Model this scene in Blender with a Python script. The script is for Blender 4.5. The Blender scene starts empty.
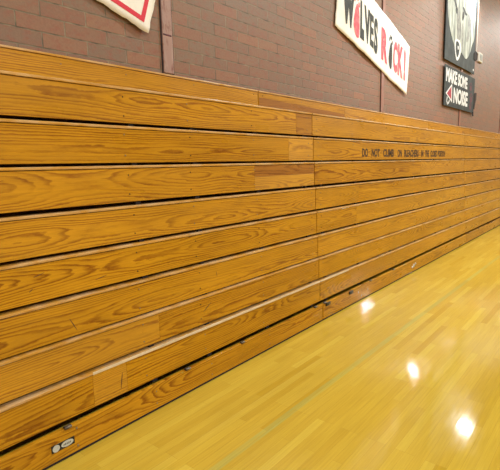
import bpy, bmesh, math, random
from mathutils import Matrix, Vector
random.seed(7)
C = bpy.context.scene.collection
sc = bpy.context.scene

# ------------------------------------------------------------------ helpers
def obj(name, bm, mat, parent=None, loc=(0, 0, 0), smooth=False):
    me = bpy.data.meshes.new(name)
    bm.normal_update(); bm.to_mesh(me); bm.free()
    if smooth:
        for p in me.polygons: p.use_smooth = True
    o = bpy.data.objects.new(name, me); C.objects.link(o)
    if mat: me.materials.append(mat)
    o.location = loc
    if parent: o.parent = parent
    return o
def thing(name, label, cat, loc=(0, 0, 0), group=None):
    o = bpy.data.objects.new(name, None); C.objects.link(o)
    o.empty_display_size = .1
    o.location = loc; o['label'] = label; o['category'] = cat
    if group: o['group'] = group
    return o
def struct(name, bm, mat, parent=None, **k):
    o = obj(name, bm, mat, parent, **k)
    if parent is None: o['kind'] = 'structure'
    return o
def add_box(bm, x0, x1, y0, y1, z0, z1, bevel=0, seg=1):
    vs = [bm.verts.new((x, y, z)) for x in (x0, x1) for y in (y0, y1) for z in (z0, z1)]
    f = [(0, 1, 3, 2), (4, 6, 7, 5), (0, 4, 5, 1), (2, 3, 7, 6), (0, 2, 6, 4), (1, 5, 7, 3)]
    fs = [bm.faces.new([vs[i] for i in q]) for q in f]
    if bevel:
        es = list({e for q in fs for e in q.edges})
        bmesh.ops.bevel(bm, geom=es, offset=bevel, segments=seg, affect='EDGES', profile=.5)
    return bm
def box(*a, **k): return add_box(bmesh.new(), *a, **k)
def add_cyl(bm, c, axis, r, h, n=16, r2=None):
    r2 = r if r2 is None else r2
    m = {'x': Matrix.Rotation(math.pi/2, 4, 'Y'), 'y': Matrix.Rotation(-math.pi/2, 4, 'X'), 'z': Matrix.Identity(4)}[axis]
    bmesh.ops.create_cone(bm, cap_ends=True, segments=n, radius1=r, radius2=r2, depth=h, matrix=Matrix.Translation(c) @ m)
    return bm
def prism(pts, x0, x1, bm=None):
    """polygon given in wall coordinates (y, z), with real thickness x0..x1"""
    bm = bm or bmesh.new()
    a = [bm.verts.new((x1, y, z)) for y, z in pts]
    b = [bm.verts.new((x0, y, z)) for y, z in pts]
    n = len(pts)
    f = [bm.faces.new(a), bm.faces.new(b[::-1])]
    f += [bm.faces.new((a[i], b[i], b[(i+1) % n], a[(i+1) % n])) for i in range(n)]
    bmesh.ops.recalc_face_normals(bm, faces=f)
    return bm
def smooth_poly(pts, n=4):
    out = []; L = len(pts)
    for i in range(L):
        p0, p1, p2, p3 = [Vector(pts[(i+j) % L]) for j in (-1, 0, 1, 2)]
        for k in range(n):
            t = k/n
            out.append(tuple(.5*((2*p1) + (p2-p0)*t + (2*p0-5*p1+4*p2-p3)*t*t + (3*p1-p0-3*p2+p3)*t**3)))
    return out
def ellipse(cy, cz, ry, rz, rot=0, n=18):
    o = []
    for i in range(n):
        a = 2*math.pi*i/n; y, z = ry*math.cos(a), rz*math.sin(a)
        o.append((cy+y*math.cos(rot)-z*math.sin(rot), cz+y*math.sin(rot)+z*math.cos(rot)))
    return o
def text_polys(s, bold=0.0):
    cu = bpy.data.curves.new('lettering_curve', 'FONT'); cu.body = s; cu.offset = bold; cu.resolution_u = 4
    o = bpy.data.objects.new('lettering_curve', cu); C.objects.link(o)
    dg = bpy.context.evaluated_depsgraph_get(); e = o.evaluated_get(dg); m = e.to_mesh()
    vs = [(v.co.x, v.co.y) for v in m.vertices]; fs = [list(p.vertices) for p in m.polygons]
    e.to_mesh_clear(); bpy.data.objects.remove(o); bpy.data.curves.remove(cu)
    return vs, fs
def add_text(bm, s, y0, y1, z0, z1, xf, thick=.0015, bold=0.0, slope=0.0):
    """lettering fitted to the box y0..y1, z0..z1 on a wall-parallel surface; slope shears it along a tilted banner"""
    vs, fs = text_polys(s, bold)
    ax, bx = min(v[0] for v in vs), max(v[0] for v in vs); ay, by = min(v[1] for v in vs), max(v[1] for v in vs)
    co = []
    for x, y in vs:
        yy = y0+(x-ax)/(bx-ax)*(y1-y0); zz = z0+(y-ay)/(by-ay)*(z1-z0)+slope*(yy-(y0+y1)/2)
        co.append((yy, zz))
    vv = [bm.verts.new(((xf(*c) if callable(xf) else xf)+thick, c[0], c[1])) for c in co]
    fl = []
    for f in fs:
        try: fl.append(bm.faces.new([vv[i] for i in f]))
        except ValueError: pass
    bm.normal_update()
    for f in fl:
        if f.normal.x < 0: f.normal_flip()
    # give the paint / vinyl a body
    r = bmesh.ops.extrude_face_region(bm, geom=fl)
    bmesh.ops.translate(bm, verts=[g for g in r['geom'] if isinstance(g, bmesh.types.BMVert)], vec=(.0015, 0, 0))
    return bm

# ------------------------------------------------------------------ materials
def new_mat(name):
    m = bpy.data.materials.new(name); m.use_nodes = True
    nt = m.node_tree; b = nt.nodes['Principled BSDF']
    return m, nt, b
class N:
    def __init__(s, nt): s.nt = nt
    def n(s, t, **k):
        x = s.nt.nodes.new(t)
        for a, v in k.items(): setattr(x, a, v)
        return x
    def put(s, sock, v):
        if isinstance(v, bpy.types.NodeSocket): s.nt.links.new(v, sock)
        elif v is not None: sock.default_value = v
    def math(s, op, a, b=None, c=None, clamp=False):
        x = s.n('ShaderNodeMath', operation=op, use_clamp=clamp)
        for i, v in enumerate((a, b, c)): s.put(x.inputs[i], v)
        return x.outputs[0]
    def mix(s, f, a, b, bt='MIX'):
        x = s.n('ShaderNodeMix', data_type='RGBA', blend_type=bt)
        s.put(x.inputs[0], f); s.put(x.inputs[6], a); s.put(x.inputs[7], b)
        return x.outputs[2]
    def ramp(s, f, stops, interp='LINEAR'):
        x = s.n('ShaderNodeValToRGB'); x.color_ramp.interpolation = interp
        e = x.color_ramp.elements
        while len(e) < len(stops): e.new(.5)
        for i, (p, c) in enumerate(stops): e[i].position = p; e[i].color = (*c, 1) if len(c) == 3 else c
        s.put(x.inputs[0], f); return x.outputs[0]
    def noise(s, vec, scale, detail=2, rough=.5, dim='3D', w=None):
        x = s.n('ShaderNodeTexNoise', noise_dimensions=dim)
        if vec is not None and dim != '1D': s.put(x.inputs['Vector'], vec)
        if w is not None: s.put(x.inputs['W'], w)
        x.inputs['Scale'].default_value = scale; x.inputs['Detail'].default_value = detail; x.inputs['Roughness'].default_value = rough
        return x.outputs[0]
    def comb(s, x, y, z):
        c = s.n('ShaderNodeCombineXYZ')
        for i, v in enumerate((x, y, z)): s.put(c.inputs[i], v)
        return c.outputs[0]
    def sep(s, v):
        c = s.n('ShaderNodeSeparateXYZ'); s.put(c.inputs[0], v); return c.outputs
    def attr(s, name):
        return s.n('ShaderNodeAttribute', attribute_type='OBJECT', attribute_name=name)
    def bump(s, b, h, strength, dist=.002):
        x = s.n('ShaderNodeBump'); x.inputs['Strength'].default_value = strength; x.inputs['Distance'].default_value = dist
        s.put(x.inputs['Height'], h); s.put(b.inputs['Normal'], x.outputs[0])

def pine(name, early, late, contrast=.62, rough=.32, dirt=.25, worn=0.0, coat=.32):
    """varnished flat-sawn pine; obj['seed'] shifts the figure, obj['tint'] shifts the tone"""
    m, nt, b = new_mat(name); n = N(nt)
    co = n.sep(n.n('ShaderNodeTexCoord').outputs['Object'])
    seed = n.attr('seed').outputs['Fac']; tint = n.attr('tint').outputs['Fac']
    y = n.math('ADD', co[1], n.math('MULTIPLY', seed, 13.7)); z = co[2]
    zc = n.math('MULTIPLY', n.math('SUBTRACT', n.math('FRACT', n.math('MULTIPLY', seed, 3.37)), .5), .12)
    zz = n.math('SUBTRACT', z, zc)
    zz = n.math('ADD', zz, n.math('MULTIPLY', n.math('SUBTRACT', n.noise(n.comb(y, seed, 0.0), .40, 2), .5), .09))
    d = n.math('MULTIPLY', n.math('SUBTRACT', n.noise(n.comb(y, n.math('MULTIPLY', zz, .8), n.math('ADD', seed, 4.)), .62, 2, .40), .40), .36)
    r = n.math('SQRT', n.math('ADD', n.math('MULTIPLY', zz, zz), n.math('MULTIPLY', d, d)))
    wob = n.math('MULTIPLY', n.math('SUBTRACT', n.noise(n.comb(n.math('MULTIPLY', y, 11.), seed, n.math('MULTIPLY', z, 40.)), 1., 4, .7), .5), .011)
    wob = n.math('ADD', wob, n.math('MULTIPLY', n.math('SUBTRACT', n.noise(n.comb(n.math('MULTIPLY', y, .7), seed, n.math('MULTIPLY', z, 16.)), 1., 2), .5), .05))
    v = n.math('MULTIPLY', n.math('ADD', r, wob), 70.)
    saw = n.math('FRACT', v)
    ring = n.ramp(saw, [(0, (0, 0, 0)), (.45, (.16,)*3), (.80, (1, 1, 1)), (.90, (.8,)*3), (1, (0, 0, 0))])
    fib = n.noise(n.comb(n.math('MULTIPLY', y, 4.5), seed, n.math('MULTIPLY', z, 110.)), 1., 5, .78)
    amt = n.ramp(n.noise(n.comb(n.math('MULTIPLY', y, 1.1), seed, n.math('MULTIPLY', z, 17.)), 1., 3), [(.33, (.20,)*3), (.56, (1, 1, 1))])
    f = n.math('MULTIPLY', n.math('MULTIPLY', ring, amt), contrast)
    col = n.mix(f, (*early, 1), (*late, 1))
    col = n.mix(.6, col, n.ramp(fib, [(.28, (.66, .58, .5)), (.68, (1.16, 1.16, 1.16))]), 'MULTIPLY')
    big = n.noise(n.comb(n.math('MULTIPLY', y, .9), seed, n.math('MULTIPLY', z, 4.)), 1., 2)
    col = n.mix(1., col, n.ramp(big, [(.3, (.86, .83, .78)), (.7, (1.08, 1.06, 1.04))]), 'MULTIPLY')
    smut = n.noise(n.comb(n.math('MULTIPLY', y, 3.), seed, n.math('MULTIPLY', z, 14.)), 1.6, 4, .65)
    col = n.mix(n.math('MULTIPLY', n.ramp(smut, [(.56, (0, 0, 0)), (.78, (1, 1, 1))]), dirt), col, (.16, .075, .02, 1))
    # tone of the individual board
    col = n.mix(n.math('MAXIMUM', tint, 0.0, clamp=True), col, (.82, .47, .12, 1))
    col = n.mix(n.math('MULTIPLY', n.math('MINIMUM', tint, 0.0), -1., clamp=True), col, n.mix(f, (.30, .115, .025, 1), (.15, .05, .012, 1)))
    if worn:
        wn = n.noise(n.comb(n.math('MULTIPLY', y, 5.), seed, n.math('MULTIPLY', z, 40.)), 1., 4, .7)
        col = n.mix(n.math('MULTIPLY', n.ramp(wn, [(.40, (0, 0, 0)), (.62, (1, 1, 1))]), worn), col, (.70, .57, .40, 1))
    n.put(b.inputs['Base Color'], col)
    b.inputs['Specular IOR Level'].default_value = .22
    b.inputs['Coat Weight'].default_value = coat; b.inputs['Coat Roughness'].default_value = .045
    rr = n.ramp(n.noise(n.comb(n.math('MULTIPLY', y, 2.), seed, n.math('MULTIPLY', z, 8.)), 1., 3), [(.3, (rough*.8,)*3), (.7, (rough*1.3,)*3)])
    n.put(b.inputs['Roughness'], rr)
    n.bump(b, n.math('ADD', n.math('MULTIPLY', fib, .5), n.math('MULTIPLY', ring, .4)), .10, .001)
    return m
M = {}
M['fascia'] = pine('varnished_pine', (.55, .278, .011), (.225, .072, .003), contrast=.95)
M['seat'] = pine('worn_seat_pine', (.56, .30, .05), (.36, .15, .02), contrast=.5, dirt=.4, worn=.42, coat=0.0)
M['flaky'] = pine('flaking_whitish_edge', (.66, .58, .42), (.48, .36, .20), contrast=.5, dirt=.3, worn=1.0, coat=0.0)

def simple(name, col, rough=.6, metal=0, noise=None, bump=0):
    m, nt, b = new_mat(name); n = N(nt)
    c = n.n('ShaderNodeTexCoord').outputs['Object']
    if noise:
        sc_, col2, lo, hi = noise
        n.put(b.inputs['Base Color'], n.mix(n.ramp(n.noise(c, sc_, 4, .6), [(lo, (0, 0, 0)), (hi, (1, 1, 1))]), (*col, 1), (*col2, 1)))
    else:
        n.put(b.inputs['Base Color'], n.mix(n.noise(c, 8, 3), (*[x*.93 for x in col], 1), (*[min(1, x*1.06) for x in col], 1)))
    b.inputs['Roughness'].default_value = rough; b.inputs['Metallic'].default_value = metal
    if bump: n.bump(b, n.noise(c, 140, 2), bump, .001)
    return m
M['bolt'] = simple('dull_steel', (.30, .26, .22), .4, .8)
M['screw_dark'] = simple('blackened_steel', (.05, .035, .02), .5, .6)
M['bracket'] = simple('bracket_steel', (.20, .18, .16), .45, .7, (30, (.07, .05, .04), .45, .65))
M['galv'] = simple('bright_galvanised_steel', (.45, .47, .50), .4, .6, (60, (.2, .22, .25), .5, .7))
M['black'] = simple('black_enamel', (.012, .011, .011), .4)
M['label_white'] = simple('pale_label_print', (.50, .52, .48), .4, 0, (90, (.35, .36, .34), .5, .75))
M['ink'] = simple('label_ink', (.09, .085, .08), .5)
M['stencil'] = simple('stencil_paint', (.045, .018, .006), .5)
M['scratch'] = simple('scratch_dark', (.10, .042, .012), .6)
M['cloth'] = simple('white_banner_cloth', (.88, .89, .90), .85, 0, (5, (.80, .82, .78), .45, .7), .2)
M['ink_black'] = simple('banner_black_paint', (.035, .04, .045), .7)
M['pink'] = simple('banner_pink_paint', (.74, .10, .15), .7, 0, (14, (.80, .22, .26), .45, .65))
M['red'] = simple('banner_red_paint', (.66, .035, .075), .7)
M['sign_red'] = simple('sign_red_paint', (.36, .03, .06), .7)
M['charcoal'] = simple('charcoal_canvas', (.042, .050, .055), .65, 0, (3, (.075, .088, .094), .4, .7), .15)
M['charcoal'].node_tree.nodes['Principled BSDF'].inputs['Specular IOR Level'].default_value = .12
M['sign_white'] = simple('sign_white_paint', (.74, .78, .84), .6)
M['maroon'] = simple('sign_maroon_paint', (.12, .025, .045), .7, 0, (18, (.05, .03, .04), .45, .65))
M['grey_paint'] = simple('soft_grey_paint', (.36, .38, .38), .7, 0, (9, (.20, .21, .22), .4, .65))
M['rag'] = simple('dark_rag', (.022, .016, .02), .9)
M['box_white'] = simple('off_white_plastic', (.55, .52, .48), .5)
M['hall'] = simple('tan_hall_wall', (.30, .22, .16), .9)
M['off_white'] = simple('ceiling_white', (.72, .70, .66), .9)
M['house'] = simple('lamp_housing', (.25, .25, .25), .5, .5)

def fur_mat():
    m, nt, b = new_mat('white_fur_paint'); n = N(nt)
    c = n.sep(n.n('ShaderNodeTexCoord').outputs['Object'])
    s = n.noise(n.comb(0.0, n.math('MULTIPLY', c[1], 7.), n.math('MULTIPLY', c[2], 1.4)), 1., 4, .6)
    n.put(b.inputs['Base Color'], n.ramp(s, [(.35, (.13, .155, .16)), (.48, (.36, .41, .40)), (.64, (.66, .72, .71))]))
    b.inputs['Roughness'].default_value = .7; return m
M['fur'] = fur_mat()

def steel_strip():
    m, nt, b = new_mat('primed_steel_strip'); n = N(nt)
    c = n.n('ShaderNodeTexCoord').outputs['Object']; t = n.attr('tint').outputs['Fac']
    col = n.mix(t, (.34, .215, .195, 1), (.27, .105, .065, 1))
    s = n.sep(c)
    st = n.noise(n.comb(n.math('MULTIPLY', s[0], 4.), n.math('MULTIPLY', s[1], 22.), n.math('MULTIPLY', s[2], 9.)), 1., 4, .65)
    col = n.mix(n.ramp(st, [(.50, (0, 0, 0)), (.68, (1, 1, 1))]), col, (.20, .075, .055, 1))
    st2 = n.noise(n.comb(0.0, n.math('MULTIPLY', s[1], 12.), n.math('MULTIPLY', s[2], 2.)), 1.3, 3)
    col = n.mix(n.math('MULTIPLY', n.ramp(st2, [(.5, (0, 0, 0)), (.7, (1, 1, 1))]), .5), col, (.46, .36, .33, 1))
    n.put(b.inputs['Base Color'], col); b.inputs['Roughness'].default_value = .45
    return m
M['strip'] = steel_strip()

def brick_mat():
    m, nt, b = new_mat('brick_wall'); n = N(nt)
    c = n.sep(n.n('ShaderNodeTexCoord').outputs['Object'])
    BW, BH = .345, .1045
    u = n.math('ADD', c[1], -1.633+BW*40); v = n.math('ADD', c[2], -2.4615+BH*27)
    vec = n.comb(u, v, 0.0)
    def bt(c1, c2, mort):
        x = n.n('ShaderNodeTexBrick'); x.offset = .5; x.offset_frequency = 2; x.squash = 1
        n.put(x.inputs['Vector'], vec)
        x.inputs['Color1'].default_value = (*c1, 1); x.inputs['Color2'].default_value = (*c2, 1); x.inputs['Mortar'].default_value = (*mort, 1)
        x.inputs['Scale'].default_value = 1; x.inputs['Mortar Size'].default_value = .0056; x.inputs['Mortar Smooth'].default_value = .35
        x.inputs['Bias'].default_value = 0; x.inputs['Brick Width'].default_value = BW; x.inputs['Row Height'].default_value = BH
        return x
    t = bt((0, 0, 0), (1, 1, 1), (.5, .5, .5))
    per = n.ramp(t.outputs['Color'], [(0, (.195, .128, .092)), (.2, (.235, .120, .085)), (.38, (.205, .130, .095)), (.55, (.270, .125, .080)), (.72, (.215, .142, .108)), (.86, (.200, .136, .100)), (1, (.300, .140, .085))])
    per = n.mix(.25, per, (.222, .134, .086, 1))
    spk = n.noise(n.comb(n.math('MULTIPLY', c[1], 14.), 0.0, n.math('MULTIPLY', c[2], 24.)), 1., 5, .7)
    per = n.mix(n.ramp(spk, [(.48, (0, 0, 0)), (.70, (.8,)*3)]), per, (.26, .085, .055, 1))
    spk2 = n.noise(n.comb(n.math('MULTIPLY', c[1], 60.), 0.0, n.math('MULTIPLY', c[2], 60.)), 1., 3, .7)
    per = n.mix(.5, per, n.ramp(spk2, [(.3, (.8,)*3), (.7, (1.18,)*3)]), 'MULTIPLY')
    mn = n.noise(n.comb(c[1], 0.0, c[2]), 9, 3)
    mort = n.ramp(mn, [(.35, (.085, .07, .048)), (.65, (.25, .205, .14))])
    n.put(b.inputs['Base Color'], n.mix(t.outputs['Fac'], per, mort))
    b.inputs['Roughness'].default_value = .55; b.inputs['Specular IOR Level'].default_value = .45
    n.bump(b, n.math('ADD', n.math('MULTIPLY', t.outputs['Fac'], -1.), n.math('MULTIPLY', spk2, .25)), .6, .005)
    return m
M['brick'] = brick_mat()

def floor_mat():
    m, nt, b = new_mat('maple_strip_floor'); n = N(nt)
    c = n.sep(n.n('ShaderNodeTexCoord').outputs['Object'])
    def strip(L, Wd, ou):
        x = n.n('ShaderNodeTexBrick'); x.offset = .37; x.offset_frequency = 3; x.squash = 1
        n.put(x.inputs['Vector'], n.comb(n.math('ADD', c[1], 40+ou), n.math('ADD', c[0], 20.), 0.0))
        x.inputs['Color1'].default_value = (0, 0, 0, 1); x.inputs['Color2'].default_value = (1, 1, 1, 1); x.inputs['Mortar'].default_value = (.25,)*3+(1,)
        x.inputs['Scale'].default_value = 1; x.inputs['Mortar Size'].default_value = .0007; x.inputs['Mortar Smooth'].default_value = .3
        x.inputs['Brick Width'].default_value = L; x.inputs['Row Height'].default_value = Wd; x.inputs['Bias'].default_value = 0
        return x
    a = strip(.83, .057, 0.0)
    col = n.ramp(a.outputs['Color'], [(0, (.50, .342, .038)), (.3, (.575, .416, .053)), (.6, (.54, .376, .044)), (.85, (.62, .47, .07)), (1, (.48, .315, .027))])
    g = n.noise(n.comb(n.math('MULTIPLY', c[0], 95.), n.math('MULTIPLY', c[1], 3.2), 0.0), 1., 4, .6)
    col = n.mix(.55, col, n.ramp(g, [(.28, (.80, .76, .70)), (.7, (1.10, 1.09, 1.06))]), 'MULTIPLY')
    bl = n.noise(n.comb(n.math('MULTIPLY', c[0], 1.6), n.math('MULTIPLY', c[1], .9), 0.0), 1., 3)
    col = n.mix(.5, col, n.ramp(bl, [(.3, (.86, .84, .80)), (.7, (1.1, 1.1, 1.1))]), 'MULTIPLY')
    # faded green court line, painted under the varnish
    dx = n.math('ABSOLUTE', n.math('SUBTRACT', c[0], n.math('ADD', 1.578, n.math('MULTIPLY', c[1], .008))))
    ln = n.ramp(n.math('MULTIPLY', dx, 10.), [(.20, (1, 1, 1)), (.27, (0, 0, 0))])
    wear = n.ramp(n.noise(n.comb(n.math('MULTIPLY', c[0], 40.), n.math('MULTIPLY', c[1], 4.), 0.0), 1., 3), [(.3, (.22,)*3), (.7, (.52,)*3)])
    col = n.mix(n.math('MULTIPLY', ln, wear), col, (.34, .42, .13, 1))
    col = n.mix(n.math('MULTIPLY', a.outputs['Fac'], .45), col, (.22, .11, .025, 1))
    n.put(b.inputs['Base Color'], col)
    rn = n.noise(n.comb(n.math('MULTIPLY', c[0], 7.), n.math('MULTIPLY', c[1], 2.), 0.0), 1., 4, .6)
    n.put(b.inputs['Roughness'], n.ramp(rn, [(.35, (.06,)*3), (.7, (.13,)*3)]))
    b.inputs['IOR'].default_value = 1.40
    wv = n.noise(n.comb(n.math('MULTIPLY', c[0], 17.5), n.math('MULTIPLY', c[1], 1.5), 0.0), 1., 2)
    n.bump(b, wv, .12, .004)
    return m
M['floor'] = floor_mat()

# ------------------------------------------------------------------ the hall
X1, Y0, Y1, H = 15.0, -6.0, 34.0, 7.4
struct('floor', box(-.3, X1+.2, Y0-.2, Y1+.2, -.12, 0), M['floor'])
struct('wall_left', box(-.3, 0, Y0-.2, Y1+.2, 0, H), M['brick'])
struct('wall_far', box(0, X1, Y1, Y1+.2, 0, H), M['hall'])
struct('wall_near', box(0, X1, Y0-.2, Y0, 0, H), M['hall'])
struct('wall_right', box(X1, X1+.2, Y0-.2, Y1+.2, 0, H), M['hall'])
struct('ceiling', box(-.3, X1+.2, Y0-.2, Y1+.2, H, H+.15), M['off_white'])
# painted steel strips covering the wall's movement joints
for i, (yc, w, tint) in enumerate([(2.752, .112, .0), (7.284, .10, .85), (11.78, .11, .95), (16.28, .11, .9)]):
    b = box(0, .018, -w/2, w/2, 0, 4.9-.3, bevel=.004)
    o = struct('trim_%d' % (i+1), b, M['strip'], loc=(0, yc, 2.44)); o['tint'] = tint
    g = bmesh.new()
    for s in (-1, 1): add_box(g, .0, .006, s*(w/2+.006)-.005, s*(w/2+.006)+.005, 0, 4.6)
    obj('joint_sealant', g, M['rag'], o)
    if i == 0:
        obj('splice_joint', box(.012, .021, -w/2+.004, w/2-.012, .312, .326, bevel=.003), M['maroon'], o)

# ------------------------------------------------------------------ bleachers
# front top edge (x, z) of every tier, from the top tier down to the toe board
ED = [(.072, 2.418), (.748, 2.121), (.761, 1.884), (.774, 1.641), (.787, 1.389), (.800, 1.146), (.813, .901), (.826, .665), (.839, .430), (.864, .185)]
GAP = [.014, .020, .017, .024, .020, .021, .012, .021, .026]       # dark slot under the board of tier k
SEC = [(-1.56, 3.94), (3.94, 9.43), (9.43, 20.4)]
ST = .0165                                                          # seat board thickness
bolt_mesh = None
def bolt(parent, y, z, x, mat='bolt', r=.0055):
    o = obj('bolt', add_cyl(bmesh.new(), (0, 0, 0), 'x', r, .005, 10, r*.7), M[mat], parent, loc=(x, y, z)); return o
def board(name, parent, x0, x1, y0, y1, z0, z1, seed, tint=0.0, mat='fascia', bevel=.003, seg=2):
    cx, cy, cz = (x0+x1)/2, (y0+y1)/2, (z0+z1)/2
    o = obj(name, box(x0-cx, x1-cx, y0-cy, y1-cy, z0-cz, z1-cz, bevel=bevel, seg=seg), M[mat], parent, loc=(cx, cy, cz))
    o['seed'] = float(seed); o['tint'] = float(tint); return o
# where one tier's front board is pieced from shorter boards: (section, tier): [(y, tint), ...] = joints from the left, tint of the piece after it
SPL = {(0, 1): [(3.654, -.45)], (0, 2): [(3.509, .22)], (0, 3): [(2.984, None)], (0, 7): [(1.854, -.12)], (0, 8): [(1.329, .10), (1.566, 0.0)],
       (1, 0): [(5.896, .15)], (1, 4): [(4.91, -.08)], (1, 5): [(4.83, .05)], (1, 6): [(6.79, -.10)], (1, 3): [(7.0, .10)]}
TINT = {(0, 0): .12, (0, 1): .06, (0, 2): .0, (0, 3): .04, (0, 4): .05, (0, 5): .0, (0, 6): .02, (0, 7): .10, (0, 8): -.05, (0, 9): -.10,
        (1, 0): -.0, (1, 1): .12, (1, 2): .06, (1, 3): -.12, (1, 4): .04, (1, 5): .02, (1, 6): .04, (1, 7): -.02, (1, 8): .03, (1, 9): -.12,
        (2, 0): .04, (2, 1): .08, (2, 2): .02, (2, 3): .05, (2, 4): .0, (2, 5): -.06, (2, 6): .02, (2, 7): .0, (2, 8): -.04, (2, 9): -.30}
BY = {0: [-.35, .62, 1.73, 2.26, 2.99, 3.85], 1: [4.03, 4.80, 5.75, 6.70, 7.65, 8.5, 9.34], 2: [9.55, 11.4, 13.3, 15.2]}
ORD = ['topmost', 'second', 'third', 'fourth', 'fifth', 'sixth', 'seventh', 'eighth', 'ninth']
SN = ['near left section', 'middle section', 'far right section']
SG = ['bleacher tiers of the near left section', 'bleacher tiers of the middle section', 'bleacher tiers of the far right section']
LAB = {(0, 0): 'topmost pine bleacher tier, near left section, against the brick under the red-bordered banner',
       (0, 1): 'second pine bleacher tier from the top, near left section, short darker end piece',
       (0, 2): 'third pine bleacher tier from the top, near left section, short paler end piece',
       (0, 3): 'fourth pine bleacher tier from the top, near left section, with dark reddish patch',
       (0, 7): 'eighth pine bleacher tier from the top, near left section, paler board left of joint',
       (0, 8): 'ninth and lowest pine bleacher tier, near left section, with whitish worn edge',
       (1, 0): 'topmost pine bleacher tier, middle section, with long dark streak, under the lettered banner',
       (1, 2): 'third pine bleacher tier from the top, middle section, carrying the stencilled warning',
       (1, 8): 'ninth and lowest pine bleacher tier, middle section, whitish worn edge beside the seam'}
for s, (ya, yb) in enumerate(SEC):
    ya += .0055; yb -= .0055
    for k in range(9):
        X, Z = ED[k]; zn = ED[k+1][1]
        lab = LAB.get((s, k), '%s varnished pine bleacher tier from the top, %s' % (ORD[k], SN[s]))
        root = thing('bleacher_tier', lab, 'bleacher tier', (X, ya, zn), SG[s])
        off = Vector((X, ya, zn))
        def P(o): o.location = Vector(o.location)-off; return o
        sd = 1.0+s*3.17+k*.731+(s*k % 3)*.19
        back = .004 if k == 0 else (.03 if k == 1 else X-.34)
        P(board('seat_board', root, back, X, ya, yb, Z-ST, Z, sd+.37, .0 if k else .1, 'seat', .004, 2))
        fx0, fx1 = X-.028, X-.005
        z0, z1 = zn+GAP[k], Z-ST-.0035
        js = SPL.get((s, k), []); ys = [ya]+[j[0] for j in js]+[yb]
        tints = [TINT[(s, k)]]+[j[1] for j in js]
        for i in range(len(ys)-1):
            a, b = ys[i]+(.0004 if i else 0), ys[i+1]-(.0004 if i < len(ys)-2 else 0)
            if tints[i] is None:      # the mended place: dark strip over a paler one
                zm = z0+(z1-z0)*.55
                P(board('front_board', root, fx0, fx1, a, b, zm+.0003, z1, sd+.9, -.75, bevel=.0012))['label'] = 'dark reddish brown patch strip'
                P(board('front_board', root, fx0, fx1, a, b, z0, zm-.0003, sd+1.6, .22, bevel=.0012))
            else:
                P(board('front_board', root, fx0, fx1, a, b, z0, z1, sd+i*1.31, tints[i], bevel=.0016))
        if (s, k) == (1, 0):          # the long dark heartwood strip along the lower edge
            h = obj('heartwood_strip', prism([(0, 0), (5.885-ya-.01, 0), (5.885-ya-.01, .165), (0, .21)], -.004, .0015), M['fascia'], root, loc=(fx1, ya+.01, z0+.004)); P(h)
            h['seed'] = 9.3; h['tint'] = -.70; h['label'] = 'dark reddish brown streak board'
        for yb_ in BY[s]:
            j = (random.random()-.5)*.03
            bt = 'screw_dark' if random.random() < .4 else 'bolt'
            for zz in (z1-.035, z0+.045):
                P(bolt(root, yb_+j, zz+(random.random()-.5)*.012, fx1, bt, .006 if s == 0 else .0065))
            P(obj('spacer', box(-.009, .009, -.02, .02, 0, GAP[k]), M['rag'], root, loc=(X-.026, yb_-.05 if yb_ > yb-.2 else yb_+.06, zn)))
        if k == 8 and s < 2:          # whitish worn nosing strip
            y0s, y1s = (1.33, yb) if s == 0 else (ya, 4.56)
            P(board('nosing_strip', root, X-.012, X+.002, y0s, y1s, Z-.017, Z-.0002, sd+4, 0, 'flaky', .0012, 1))
        root['tier'] = k
    # toe board
    X, Z = ED[9]
    lab = ['pine toe board along the floor, near left section, bearing a small black plate',
           'pine toe board along the floor in the middle section, with two small black brackets',
           'greyish brown scuffed pine toe board along the floor in the far right section'][s]
    root = thing('toe_board', lab, 'toe board', (X, ya, 0), 'toe boards at the foot of the bleachers')
    off = Vector((X, ya, 0))
    o = board('front_board', root, X-.026, X+.006, ya, yb, .019, Z, 2.3+s*1.7, TINT[(s, 9)], bevel=.004); o.location = Vector(o.location)-off
    for yb_ in BY[s]:
        o = obj('caster_block', box(-.010, .010, -.03, .03, 0, .019), M['rag'], root, loc=(-.030, yb_-ya, 0))
        for zz in (.14, .055): bolt(root, yb_-ya+.03, zz, .006, 'bolt', .006)
    o = board('shade_strip', root, X-.018, X-.003, ya, yb, .001, .0195, 0, 0, 'rag', .001, 1); o.location = Vector(o.location)-off  # dark strip added as the shade line under the toe board
    def hw(name, y, z0, z1, w, mat, xo=0.0, d=.012, lab=None):
        o = obj(name, box(0, d, -w/2, w/2, 0, z1-z0, bevel=min(.003, w/5, (z1-z0)/4)), M[mat], root, loc=(.006+xo, y-ya, z0))
        if lab: o['label'] = lab
        return o
    if s == 0:
        hw('latch_clip', 1.135, .180, .195, .045, 'bracket', -.018, .026, 'grey steel clip on the top edge')
        for yy in (2.05, 2.66, 3.80): hw('latch_clip', yy, .180, .196, .045, 'bracket', -.018, .024)
        pl = obj('label_plate', box(0, .003, -.085, .085, -.026, .026, bevel=.001), M['black'], root, loc=(.006, 1.098-ya, .099))
        pl.scale = (1, .80, .86)
        pl['label'] = 'small black plate with two pale ovals'
        obj('round_emblem', prism(ellipse(-.052, 0, .026, .024), .003, .0042), M['label_white'], pl)
        ov = obj('oval_emblem', prism(ellipse(.030, .001, .046, .021), .003, .0042), M['label_white'], pl)
        g = bmesh.new()                                            # worn, unreadable print inside the oval
        for yy, hh in ((-.026, .010), (-.014, .014), (-.002, .011), (.010, .014), (.022, .010)):
            prism([(.030+yy-.004, -hh/2), (.030+yy+.003, -hh/2), (.030+yy+.005, hh/2), (.030+yy-.002, hh/2)], .0042, .0046, g)
        obj('worn_print', g, M['ink'], pl)
        for zz in (.158, .05): bolt(root, 1.185-ya, zz, .006, 'bolt', .008)
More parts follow.
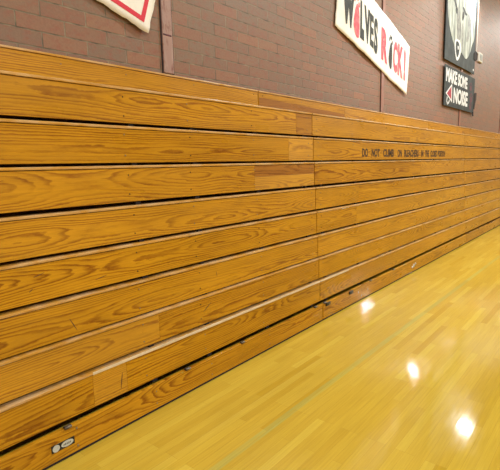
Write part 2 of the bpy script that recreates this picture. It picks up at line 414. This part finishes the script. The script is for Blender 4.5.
    if s == 1:
        for yy in (4.03, 4.55):
            o = hw('lock_bracket', yy, .150, .184, .085, 'black', 0, .016, 'small black lock bracket')
            obj('lock_pin', add_cyl(bmesh.new(), (.016, 0, .017), 'x', .008, .012, 10), M['bracket'], o)
        for yy in (3.985, 5.09, 5.8): hw('latch_clip', yy, .178, .195, .05, 'bracket', -.018, .024)
        for yy, zz, r in ((6.56, .10, .03), (6.5, .085, .018), (6.62, .12, .02)):
            o = obj('steel_boss', add_cyl(bmesh.new(), (0, 0, 0), 'x', r, .012, 8, r*.6), M['galv'], root, loc=(.010, yy-ya, zz))
        for yy, zz in ((4.75, .12), (4.83, .06), (5.0, .10)):
            obj('paint_fleck', prism(ellipse(0, 0, .008, .014), 0, .001), M['galv'], root, loc=(.006, yy-ya, zz))
    if s == 2:
        for yy in (9.62, 10.4, 11.6, 12.9): hw('latch_clip', yy, .178, .195, .05, 'bracket', -.018, .024)

tiers = {(o['group'], o['tier']): o for o in C.objects if 'tier' in o.keys()}
for o in tiers.values(): del o['tier']
def tier(s, k): return tiers[(SG[s], k)]
def on_tier(name, bm, mat, s, k):
    r = tier(s, k); o = obj(name, bm, M[mat], r); o.location = -Vector(r.location); return o
# gouges in the varnish
for s, k, (y0, z0), (y1, z1), w in [(0, 6, (1.232, .785), (1.272, .706), .006), (0, 7, (2.27, .545), (2.36, .60), .007), (0, 8, (1.533, .352), (1.516, .25), .008),
                                    (0, 5, (1.06, 1.06), (1.12, 1.075), .005), (0, 5, (1.03, .985), (1.05, 1.0), .006), (0, 5, (1.42, .97), (1.50, .985), .005), (0, 6, (2.44, .82), (2.445, .78), .006)]:
    dy, dz = y1-y0, z1-z0; L = math.hypot(dy, dz); py, pz = -dz/L*w/2, dy/L*w/2
    fx = ED[k][0]-.005
    on_tier('gouge', prism([(y0+py*.4, z0+pz*.4), (y0-py*.4, z0-pz*.4), ((y0+y1)/2-py, (z0+z1)/2-pz), (y1-py*.3, z1-pz*.3), (y1+py*.3, z1+pz*.3), ((y0+y1)/2+py, (z0+z1)/2+pz)], fx, fx+.0006), 'scratch', s, k)
# stencilled warning
fx = ED[2][0]-.005
for w, a, b in [('DO', 5.035, 5.19), ('NOT', 5.295, 5.53), ('CLIMB', 5.64, 5.985), ('ON', 6.12, 6.27), ('BLEACHERS', 6.36, 6.93), ('IN', 7.05, 7.14), ('THE', 7.22, 7.40), ('CLOSED', 7.47, 7.80), ('POSITION', 7.84, 8.22)]:
    g = bmesh.new(); add_text(g, w, a, b, 1.692, 1.792, fx, .0002, .032)
    on_tier('stencilled_word', g, 'stencil', 1, 2)

# ------------------------------------------------------------------ banners and signs on the brick wall
def cloth_panel(corners, n=(44, 16), base=.030, amp=.005, fray=.006, seed=1):
    """cloth sheet between four wall points (bl, br, tr, tl), rippled, with real thickness"""
    rnd = random.Random(seed)
    bl, br, tr, tl = [Vector(c) for c in corners]
    bm = bmesh.new(); g = []
    xf = lambda y, z: base+amp*(math.sin(y*4.1+z*2.3+seed)+.5*math.sin(y*9.3-z*3.1))
    for i in range(n[0]+1):
        row = []
        for j in range(n[1]+1):
            u, v = i/n[0], j/n[1]
            p = (bl*(1-u)+br*u)*(1-v)+(tl*(1-u)+tr*u)*v
            if i in (0, n[0]) or j in (0, n[1]): p = p+Vector(((rnd.random()-.5)*2*fray, (rnd.random()-.5)*2*fray))
            row.append(bm.verts.new((xf(p.x, p.y), p.x, p.y)))
        g.append(row)
    fs = [bm.faces.new((g[i][j], g[i+1][j], g[i+1][j+1], g[i][j+1])) for i in range(n[0]) for j in range(n[1])]
    r = bmesh.ops.extrude_face_region(bm, geom=fs)
    bmesh.ops.translate(bm, verts=[v for v in r['geom'] if isinstance(v, bmesh.types.BMVert)], vec=(-.003, 0, 0))
    bmesh.ops.recalc_face_normals(bm, faces=bm.faces)
    return bm, xf
def drape(pts, xf, t=.0012, grid=.04):
    """a painted patch that follows the cloth"""
    bm = bmesh.new(); vs = [bm.verts.new((0, y, z)) for y, z in pts]; f = bm.faces.new(vs)
    bmesh.ops.triangulate(bm, faces=[f])
    bmesh.ops.subdivide_edges(bm, edges=[e for e in bm.edges if e.calc_length() > grid*2], cuts=3, use_grid_fill=True)
    bmesh.ops.triangulate(bm, faces=bm.faces)
    for v in bm.verts: v.co.x = xf(v.co.y, v.co.z)+t
    bm.normal_update()
    for f in bm.faces:
        if f.normal.x < 0: f.normal_flip()
    r = bmesh.ops.extrude_face_region(bm, geom=list(bm.faces))
    bmesh.ops.translate(bm, verts=[v for v in r['geom'] if isinstance(v, bmesh.types.BMVert)], vec=(.0012, 0, 0))
    return bm
# tilted banner with a red border, only its lower right corner in view
a = math.atan2(-.148, .445); ux, uz = Vector((math.cos(a), math.sin(a))), Vector((-math.sin(a), math.cos(a)))
tip = Vector((2.527, 2.725)); W_, H_ = 1.9, .85
bn = thing('banner', 'white cloth banner with a red border hanging askew above the near left bleachers', 'banner', (0, 1.6, 2.73), 'cloth banners on the brick wall')
bm, xf = cloth_panel([tuple(tip-ux*W_), tuple(tip), tuple(tip+uz*H_), tuple(tip-ux*W_+uz*H_)], seed=3, fray=.005)
obj('cloth', bm, M['cloth'], bn, smooth=True)
bm = bmesh.new()
def q(u, v): return tuple(tip-ux*u+uz*v)
g = bmesh.new()
i0, i1 = .062, .100
for quad in ([(W_-i0, i0), (i0, i0), (i1, i1), (W_-i1, i1)], [(i0, i0), (i0, H_-i0), (i1, H_-i1), (i1, i1)], [(i0, H_-i0), (W_-i0, H_-i0), (W_-i1, H_-i1), (i1, H_-i1)], [(W_-i0, H_-i0), (W_-i0, i0), (W_-i1, i1), (W_-i1, H_-i1)]):
    n = 14; A, B, D, E_ = [Vector(q(*p)) for p in quad]
    ring = []
    for t in range(n+1):
        p, r = A.lerp(B, t/n), E_.lerp(D, t/n)
        ring.append([g.verts.new((xf(*w)+d, w.x, w.y)) for w in (p, r) for d in (.0028, .0008)])
    for t in range(n):
        c0, c1 = ring[t], ring[t+1]
        for e in ((0, 2), (2, 3), (3, 1), (1, 0)): g.faces.new((c0[e[0]], c1[e[0]], c1[e[1]], c0[e[1]]))
bmesh.ops.recalc_face_normals(g, faces=g.faces)
obj('red_border', g, M['red'], bn)
def hooks(bn, pts):
    for y, z in pts: obj('wall_hook', add_cyl(bmesh.new(), (.016, 0, 0), 'x', .007, .030, 8), M['bolt'], bn, loc=(0, y, z))
hooks(bn, [q(.04, H_-.04), q(W_-.04, H_-.04)])
# long tilted banner WOLVES ROCK!
SL = -.252
bn = thing('banner', 'long white cloth banner painted WOLVES ROCK! in black and pink, hanging askew on the brick', 'banner', (0, 7.0, 2.83), 'cloth banners on the brick wall')
bm, xf = cloth_panel([(5.69, 3.45), (8.28, 2.81), (8.41, 3.65), (5.80, 4.36)], n=(60, 18), seed=5, amp=.006)
obj('cloth', bm, M['cloth'], bn, smooth=True)
hooks(bn, [(5.84, 4.30), (8.36, 3.62), (7.1, 3.97)])
def letter(ch, y0, y1, z0, z1, mat, bold=.05, name=None):
    y0, y1 = y0*.9925, y1*.9925; z0, z1 = z0-.011, z1-.011
    g = bmesh.new(); add_text(g, ch, y0, y1, z0, z1, xf, .003, bold, SL)
    o = obj('painted_letter', g, M[mat], bn); return o
for ch, y0, y1, z0, z1, mat, bd in [('W', 5.93, 6.26, 3.53, 4.06, 'ink_black', .075), ('L', 6.46, 6.585, 3.43, 3.95, 'ink_black', .08), ('V', 6.60, 6.79, 3.40, 3.91, 'ink_black', .05),
                                ('E', 6.79, 6.925, 3.385, 3.85, 'ink_black', .035), ('S', 6.945, 7.09, 3.31, 3.83, 'ink_black', .045),
                                ('R', 7.235, 7.47, 3.24, 3.73, 'pink', .06), ('C', 7.71, 7.88, 3.14, 3.63, 'pink', .05), ('K', 7.90, 8.115, 3.09, 3.60, 'pink', .05), ('!', 8.165, 8.245, 3.05, 3.57, 'pink', .05)]:
    letter(ch, y0, y1, z0, z1, mat, bd)
def paw(cy, z0, z1, ry, mat, name):
    h = z1-z0
    pts = [(cy-ry*.55, z0+.10*h), (cy+ry*.15, z0), (cy+ry*.85, z0+.02*h), (cy+ry, z0+.25*h), (cy+ry*.85, z0+.55*h), (cy+ry*.45, z0+.72*h), (cy-ry*.1, z0+.73*h), (cy-ry*.7, z0+.52*h), (cy-ry, z0+.28*h)]
    o = obj(name, drape(smooth_poly(pts, 4), xf, .003), M[mat], bn)
    g = bmesh.new()
    for ty, tz in ((-.75, .80), (-.25, .88), (.3, .88), (.78, .78)):
        x = xf(cy+ty*ry, z0+tz*h)
        prism(ellipse(cy+ty*ry, z0+tz*h+SL*ty*ry, ry*.2, h*.06, .2, 12), x+.001, x+.0045, g)
    obj('toe', g, M[mat], o)
paw(6.29, 3.42, 4.02, .095, 'pink', 'paw_print')
paw(7.535, 3.16, 3.71, .07, 'ink_black', 'paw_print')

# wolf poster
ps = thing('poster', 'tall charcoal canvas poster painted with a white wolf face, high on the brick wall', 'poster', (0, 11.6, 3.775))
PT = 6.55
obj('canvas', box(.031, .050, 10.43, 12.87, 3.775, PT, bevel=.004), M['charcoal'], ps)
x0 = .050
for yy in (10.7, 12.4): obj('wall_cleat', box(.001, .032, yy-.06, yy+.06, 3.9, 6.3), M['house'], ps)
def paint(name, pts, t, mat, n=4): return obj(name, prism(smooth_poly(pts, n) if n > 1 else pts, x0, x0+t), M[mat], ps)
paint('fur', [(10.52, 5.3), (10.50, 4.95), (10.51, 4.79), (10.60, 4.58), (10.83, 4.33), (11.00, 4.20), (11.12, 4.10), (11.25, 3.98), (11.50, 3.98), (11.64, 4.10), (11.85, 4.05), (12.09, 4.03), (12.37, 4.21), (12.50, 4.40), (12.70, 4.62), (12.71, 5.09), (12.62, 5.45), (12.45, 5.95), (12.30, 6.35), (12.02, 5.85), (11.6, 5.75), (11.2, 5.85), (10.98, 6.35), (10.75, 5.95)], .002, 'fur')
paint('cheek_shading', [(11.16, 4.90), (11.30, 5.0), (11.45, 4.80), (11.55, 4.55), (11.50, 4.36), (11.28, 4.32), (11.20, 4.5)], .003, 'grey_paint')
paint('cheek_shading', [(12.03, 5.0), (12.22, 5.02), (12.36, 4.80), (12.28, 4.62), (12.10, 4.42), (11.98, 4.45), (12.10, 4.70)], .003, 'grey_paint')
paint('cheek_shading', [(11.62, 4.75), (11.72, 4.6), (11.74, 4.35), (11.66, 4.2), (11.60, 4.45)], .003, 'grey_paint')
paint('muzzle', [(11.10, 4.26), (11.12, 4.08), (11.20, 3.95), (11.31, 3.872), (11.45, 3.93), (11.56, 4.05), (11.59, 4.20), (11.48, 4.32), (11.25, 4.32)], .0035, 'sign_white')
paint('nose', [(11.19, 4.25), (11.18, 4.09), (11.24, 4.0), (11.31, 3.94), (11.42, 4.02), (11.46, 4.15), (11.42, 4.25), (11.30, 4.28)], .005, 'charcoal')
paint('nose_glint', [(11.31, 4.17), (11.36, 4.20), (11.40, 4.15), (11.35, 4.11)], .006, 'sign_white')
paint('brow', [(10.84, 5.09), (10.93, 5.12), (11.08, 5.05), (11.19, 4.95), (11.18, 4.90), (11.06, 4.96)], .004, 'ink_black')
paint('eye', [(11.06, 4.92), (11.15, 4.96), (11.20, 4.87), (11.12, 4.83)], .004, 'ink_black')
paint('brow', [(11.60, 5.07), (11.70, 5.09), (11.85, 5.03), (11.98, 5.00), (11.87, 4.96), (11.74, 4.98)], .004, 'ink_black')
paint('eye', [(11.60, 4.98), (11.72, 4.97), (11.73, 4.89), (11.64, 4.80), (11.57, 4.82)], .004, 'ink_black')
paint('signature', [(12.70, 3.86), (12.76, 3.90), (12.80, 3.86), (12.74, 3.83)], .002, 'sign_white', 1)
obj('loose_corner', prism([(12.72, 4.26), (12.86, 4.34), (13.02, 4.33), (13.03, 4.16), (12.90, 4.10), (12.74, 4.13)], .050, .061), M['rag'], ps)
# MAKE SOME NOISE sign
sg = thing('sign', 'charcoal sign painted MAKE SOME NOISE with a red megaphone, below the wolf poster', 'sign', (0, 11.65, 2.82))
obj('canvas', box(.031, .047, 10.48, 12.96, 2.82, 3.68, bevel=.004), M['charcoal'], sg)
x0 = .047
def painted_word(w, a, b, z0, z1):
    g = bmesh.new(); add_text(g, w, a, b, z0, z1, x0, .0005, .045); return obj('painted_word', g, M['sign_white'], sg)
painted_word('MAKE', 10.56, 11.38, 3.335, 3.625); painted_word('SOME', 11.46, 12.26, 3.335, 3.61); painted_word('NOISE', 11.16, 12.34, 2.925, 3.27)
mg = obj('megaphone', prism([(10.58, 3.085), (11.02, 3.33), (11.06, 2.925)], x0, x0+.002), M['sign_white'], sg)
obj('megaphone_horn', prism([(10.66, 3.087), (10.97, 3.265), (10.995, 2.985)], x0+.002, x0+.004), M['sign_red'], mg)
g = bmesh.new()
HP = [(10.70, 3.01), (10.67, 2.93), (10.73, 2.875), (10.82, 2.90), (10.86, 2.95)]
for (ya_, za_), (yb_, zb_) in zip(HP, HP[1:]):
    d = Vector((yb_-ya_, zb_-za_)).normalized()*.022; p = Vector((-d.y, d.x))
    prism([(ya_-d.x*.5+p.x, za_-d.y*.5+p.y), (ya_-d.x*.5-p.x, za_-d.y*.5-p.y), (yb_+d.x*.5-p.x, zb_+d.y*.5-p.y), (yb_+d.x*.5+p.x, zb_+d.y*.5+p.y)], x0, x0+.002, g)
obj('megaphone_handle', g, M['sign_white'], mg)
for cy, cz, r in ((12.58, 3.42, .11), (12.66, 3.16, .13), (12.62, 2.96, .10)):
    g = bmesh.new(); prism(ellipse(cy, cz-.02, r, r*.55), x0, x0+.002, g)
    for ty, tz in ((-.9, .5), (-.35, .85), (.35, .85), (.9, .5)): prism(ellipse(cy+ty*r, cz+tz*r, r*.26, r*.26, 0, 10), x0, x0+.002, g)
    obj('maroon_paw', g, M['maroon'], sg)
obj('loose_corner', prism([(12.92, 3.31), (13.0, 3.34), (13.14, 3.345), (13.13, 3.18), (13.04, 3.06), (13.0, 2.92), (12.94, 2.94), (12.95, 3.1)], .047, .057), M['rag'], sg)
obj('tape_tab', prism([(12.82, 2.85), (12.93, 2.85), (12.99, 2.76), (12.92, 2.745), (12.87, 2.80)], .032, .047), M['rag'], sg)
# small white wall box and its conduit
wb = thing('wall_box', 'small off white electrical box on the brick wall right of the wolf poster', 'wall box', (0, 13.36, 4.22))
obj('case', box(0, .045, -.17, .17, -.08, .15, bevel=.008, seg=2), M['box_white'], wb)
obj('cover_plate', box(.045, .05, -.12, .12, -.04, .11, bevel=.002), M['grey_paint'], wb)
obj('conduit', add_cyl(bmesh.new(), (.012, -.36, 1.64), 'z', .010, 3.05, 12), M['box_white'], wb)
obj('conduit_elbow', add_cyl(bmesh.new(), (.012, -.27, .12), 'y', .010, .20, 12), M['box_white'], wb)

def fit(o, k):
    for c in o.children:
        if c.type == 'MESH':
            for v in c.data.vertices: v.co.y *= k; v.co.z = 1.622+(v.co.z-1.622)*k
        fit(c, k)
bpy.context.view_layer.update()
fit(ps, .9905); fit(sg, .9925)
for t in C.objects:
    if t.get('category') in ('banner', 'poster', 'sign'):
        for c in t.children: c.location = Vector(c.location)-t.location
# ------------------------------------------------------------------ lamps of the hall, most of them added as unseen fill
def lens_mat():
    m, nt, b = new_mat('lamp_lens'); n = N(nt)
    b.inputs['Base Color'].default_value = (.9, .88, .8, 1)
    b.inputs['Emission Color'].default_value = (.99, 1, .97, 1); b.inputs['Emission Strength'].default_value = 12
    return m
M['lens'] = lens_mat()
def lamp(x, y, z, power, r=.26, label='', stem=None):
    t = thing('bay_lamp', label, 'ceiling lamp', (x, y, z), 'bay lamps of the hall')
    g = bmesh.new(); add_cyl(g, (0, 0, .16), 'z', r+.03, .30, 28, .10); obj('housing', g, M['house'], t)
    obj('lens', add_cyl(bmesh.new(), (0, 0, .004), 'z', r, .012, 28), M['lens'], t)
    top = (stem if stem is not None else H)-z
    obj('stem', add_cyl(bmesh.new(), (0, 0, .31+(top-.31)/2), 'z', .02, max(.02, top-.31)+.004, 10), M['house'], t)
    l = bpy.data.lights.new('bay_lamp_light', 'AREA'); l.shape = 'DISK'; l.size = 2*r; l.energy = power; l.color = (.985, 1, .96)
    lo = bpy.data.objects.new('bay_lamp_light', l); C.objects.link(lo); lo.location = (x, y, z-.008); lo.parent = None
    return t
for x, y, p in ((3.2, .2, 190), (3.2, 8.6, 700), (4.47, 17.75, 650), (10.0, 24.6, 1400), (2.2, 21.5, 700), (2.2, 29.0, 600), (10.5, -3.5, 600), (10.5, 2.8, 1250)):  # two set by their floor spots; the others unseen fill, added for balance
    lamp(x, y, 6.95, p, .16, label='unseen round lamp under the hall ceiling, set for floor spots and fill light')
lamp(.30, 12.55, 5.66, 62, .15, label='round bay lamp hung close to the brick wall above the wolf poster')

# ------------------------------------------------------------------ camera and view
R_ = Vector((0.7711008496053977, 0.6362727821649263, -0.02367332705679227))
U_ = Vector((-0.07889504200801156, 0.13237495392483462, 0.9880548790021493))
F_ = Vector((-0.6318061823727177, 0.7600222485227008, -0.1522732073153716))
cam = bpy.data.cameras.new('camera'); co = bpy.data.objects.new('camera', cam); C.objects.link(co)
co.matrix_world = Matrix(((R_.x, U_.x, -F_.x, 3.182), (R_.y, U_.y, -F_.y, 0), (R_.z, U_.z, -F_.z, 1.622), (0, 0, 0, 1)))
cam.sensor_fit = 'HORIZONTAL'; cam.sensor_width = 36; cam.lens = 36*450.6/500; cam.clip_start = .05
sc.camera = co
sc.cycles.sample_clamp_indirect = 0
w = bpy.data.worlds.new('world'); sc.world = w; w.use_nodes = True
w.node_tree.nodes['Background'].inputs[0].default_value = (.9, .9, .85, 1); w.node_tree.nodes['Background'].inputs[1].default_value = .3
sc.view_settings.view_transform = 'Standard'; sc.view_settings.look = 'None'; sc.view_settings.gamma = 1; sc.view_settings.use_curve_mapping = False
sc.view_settings.exposure = -0.60
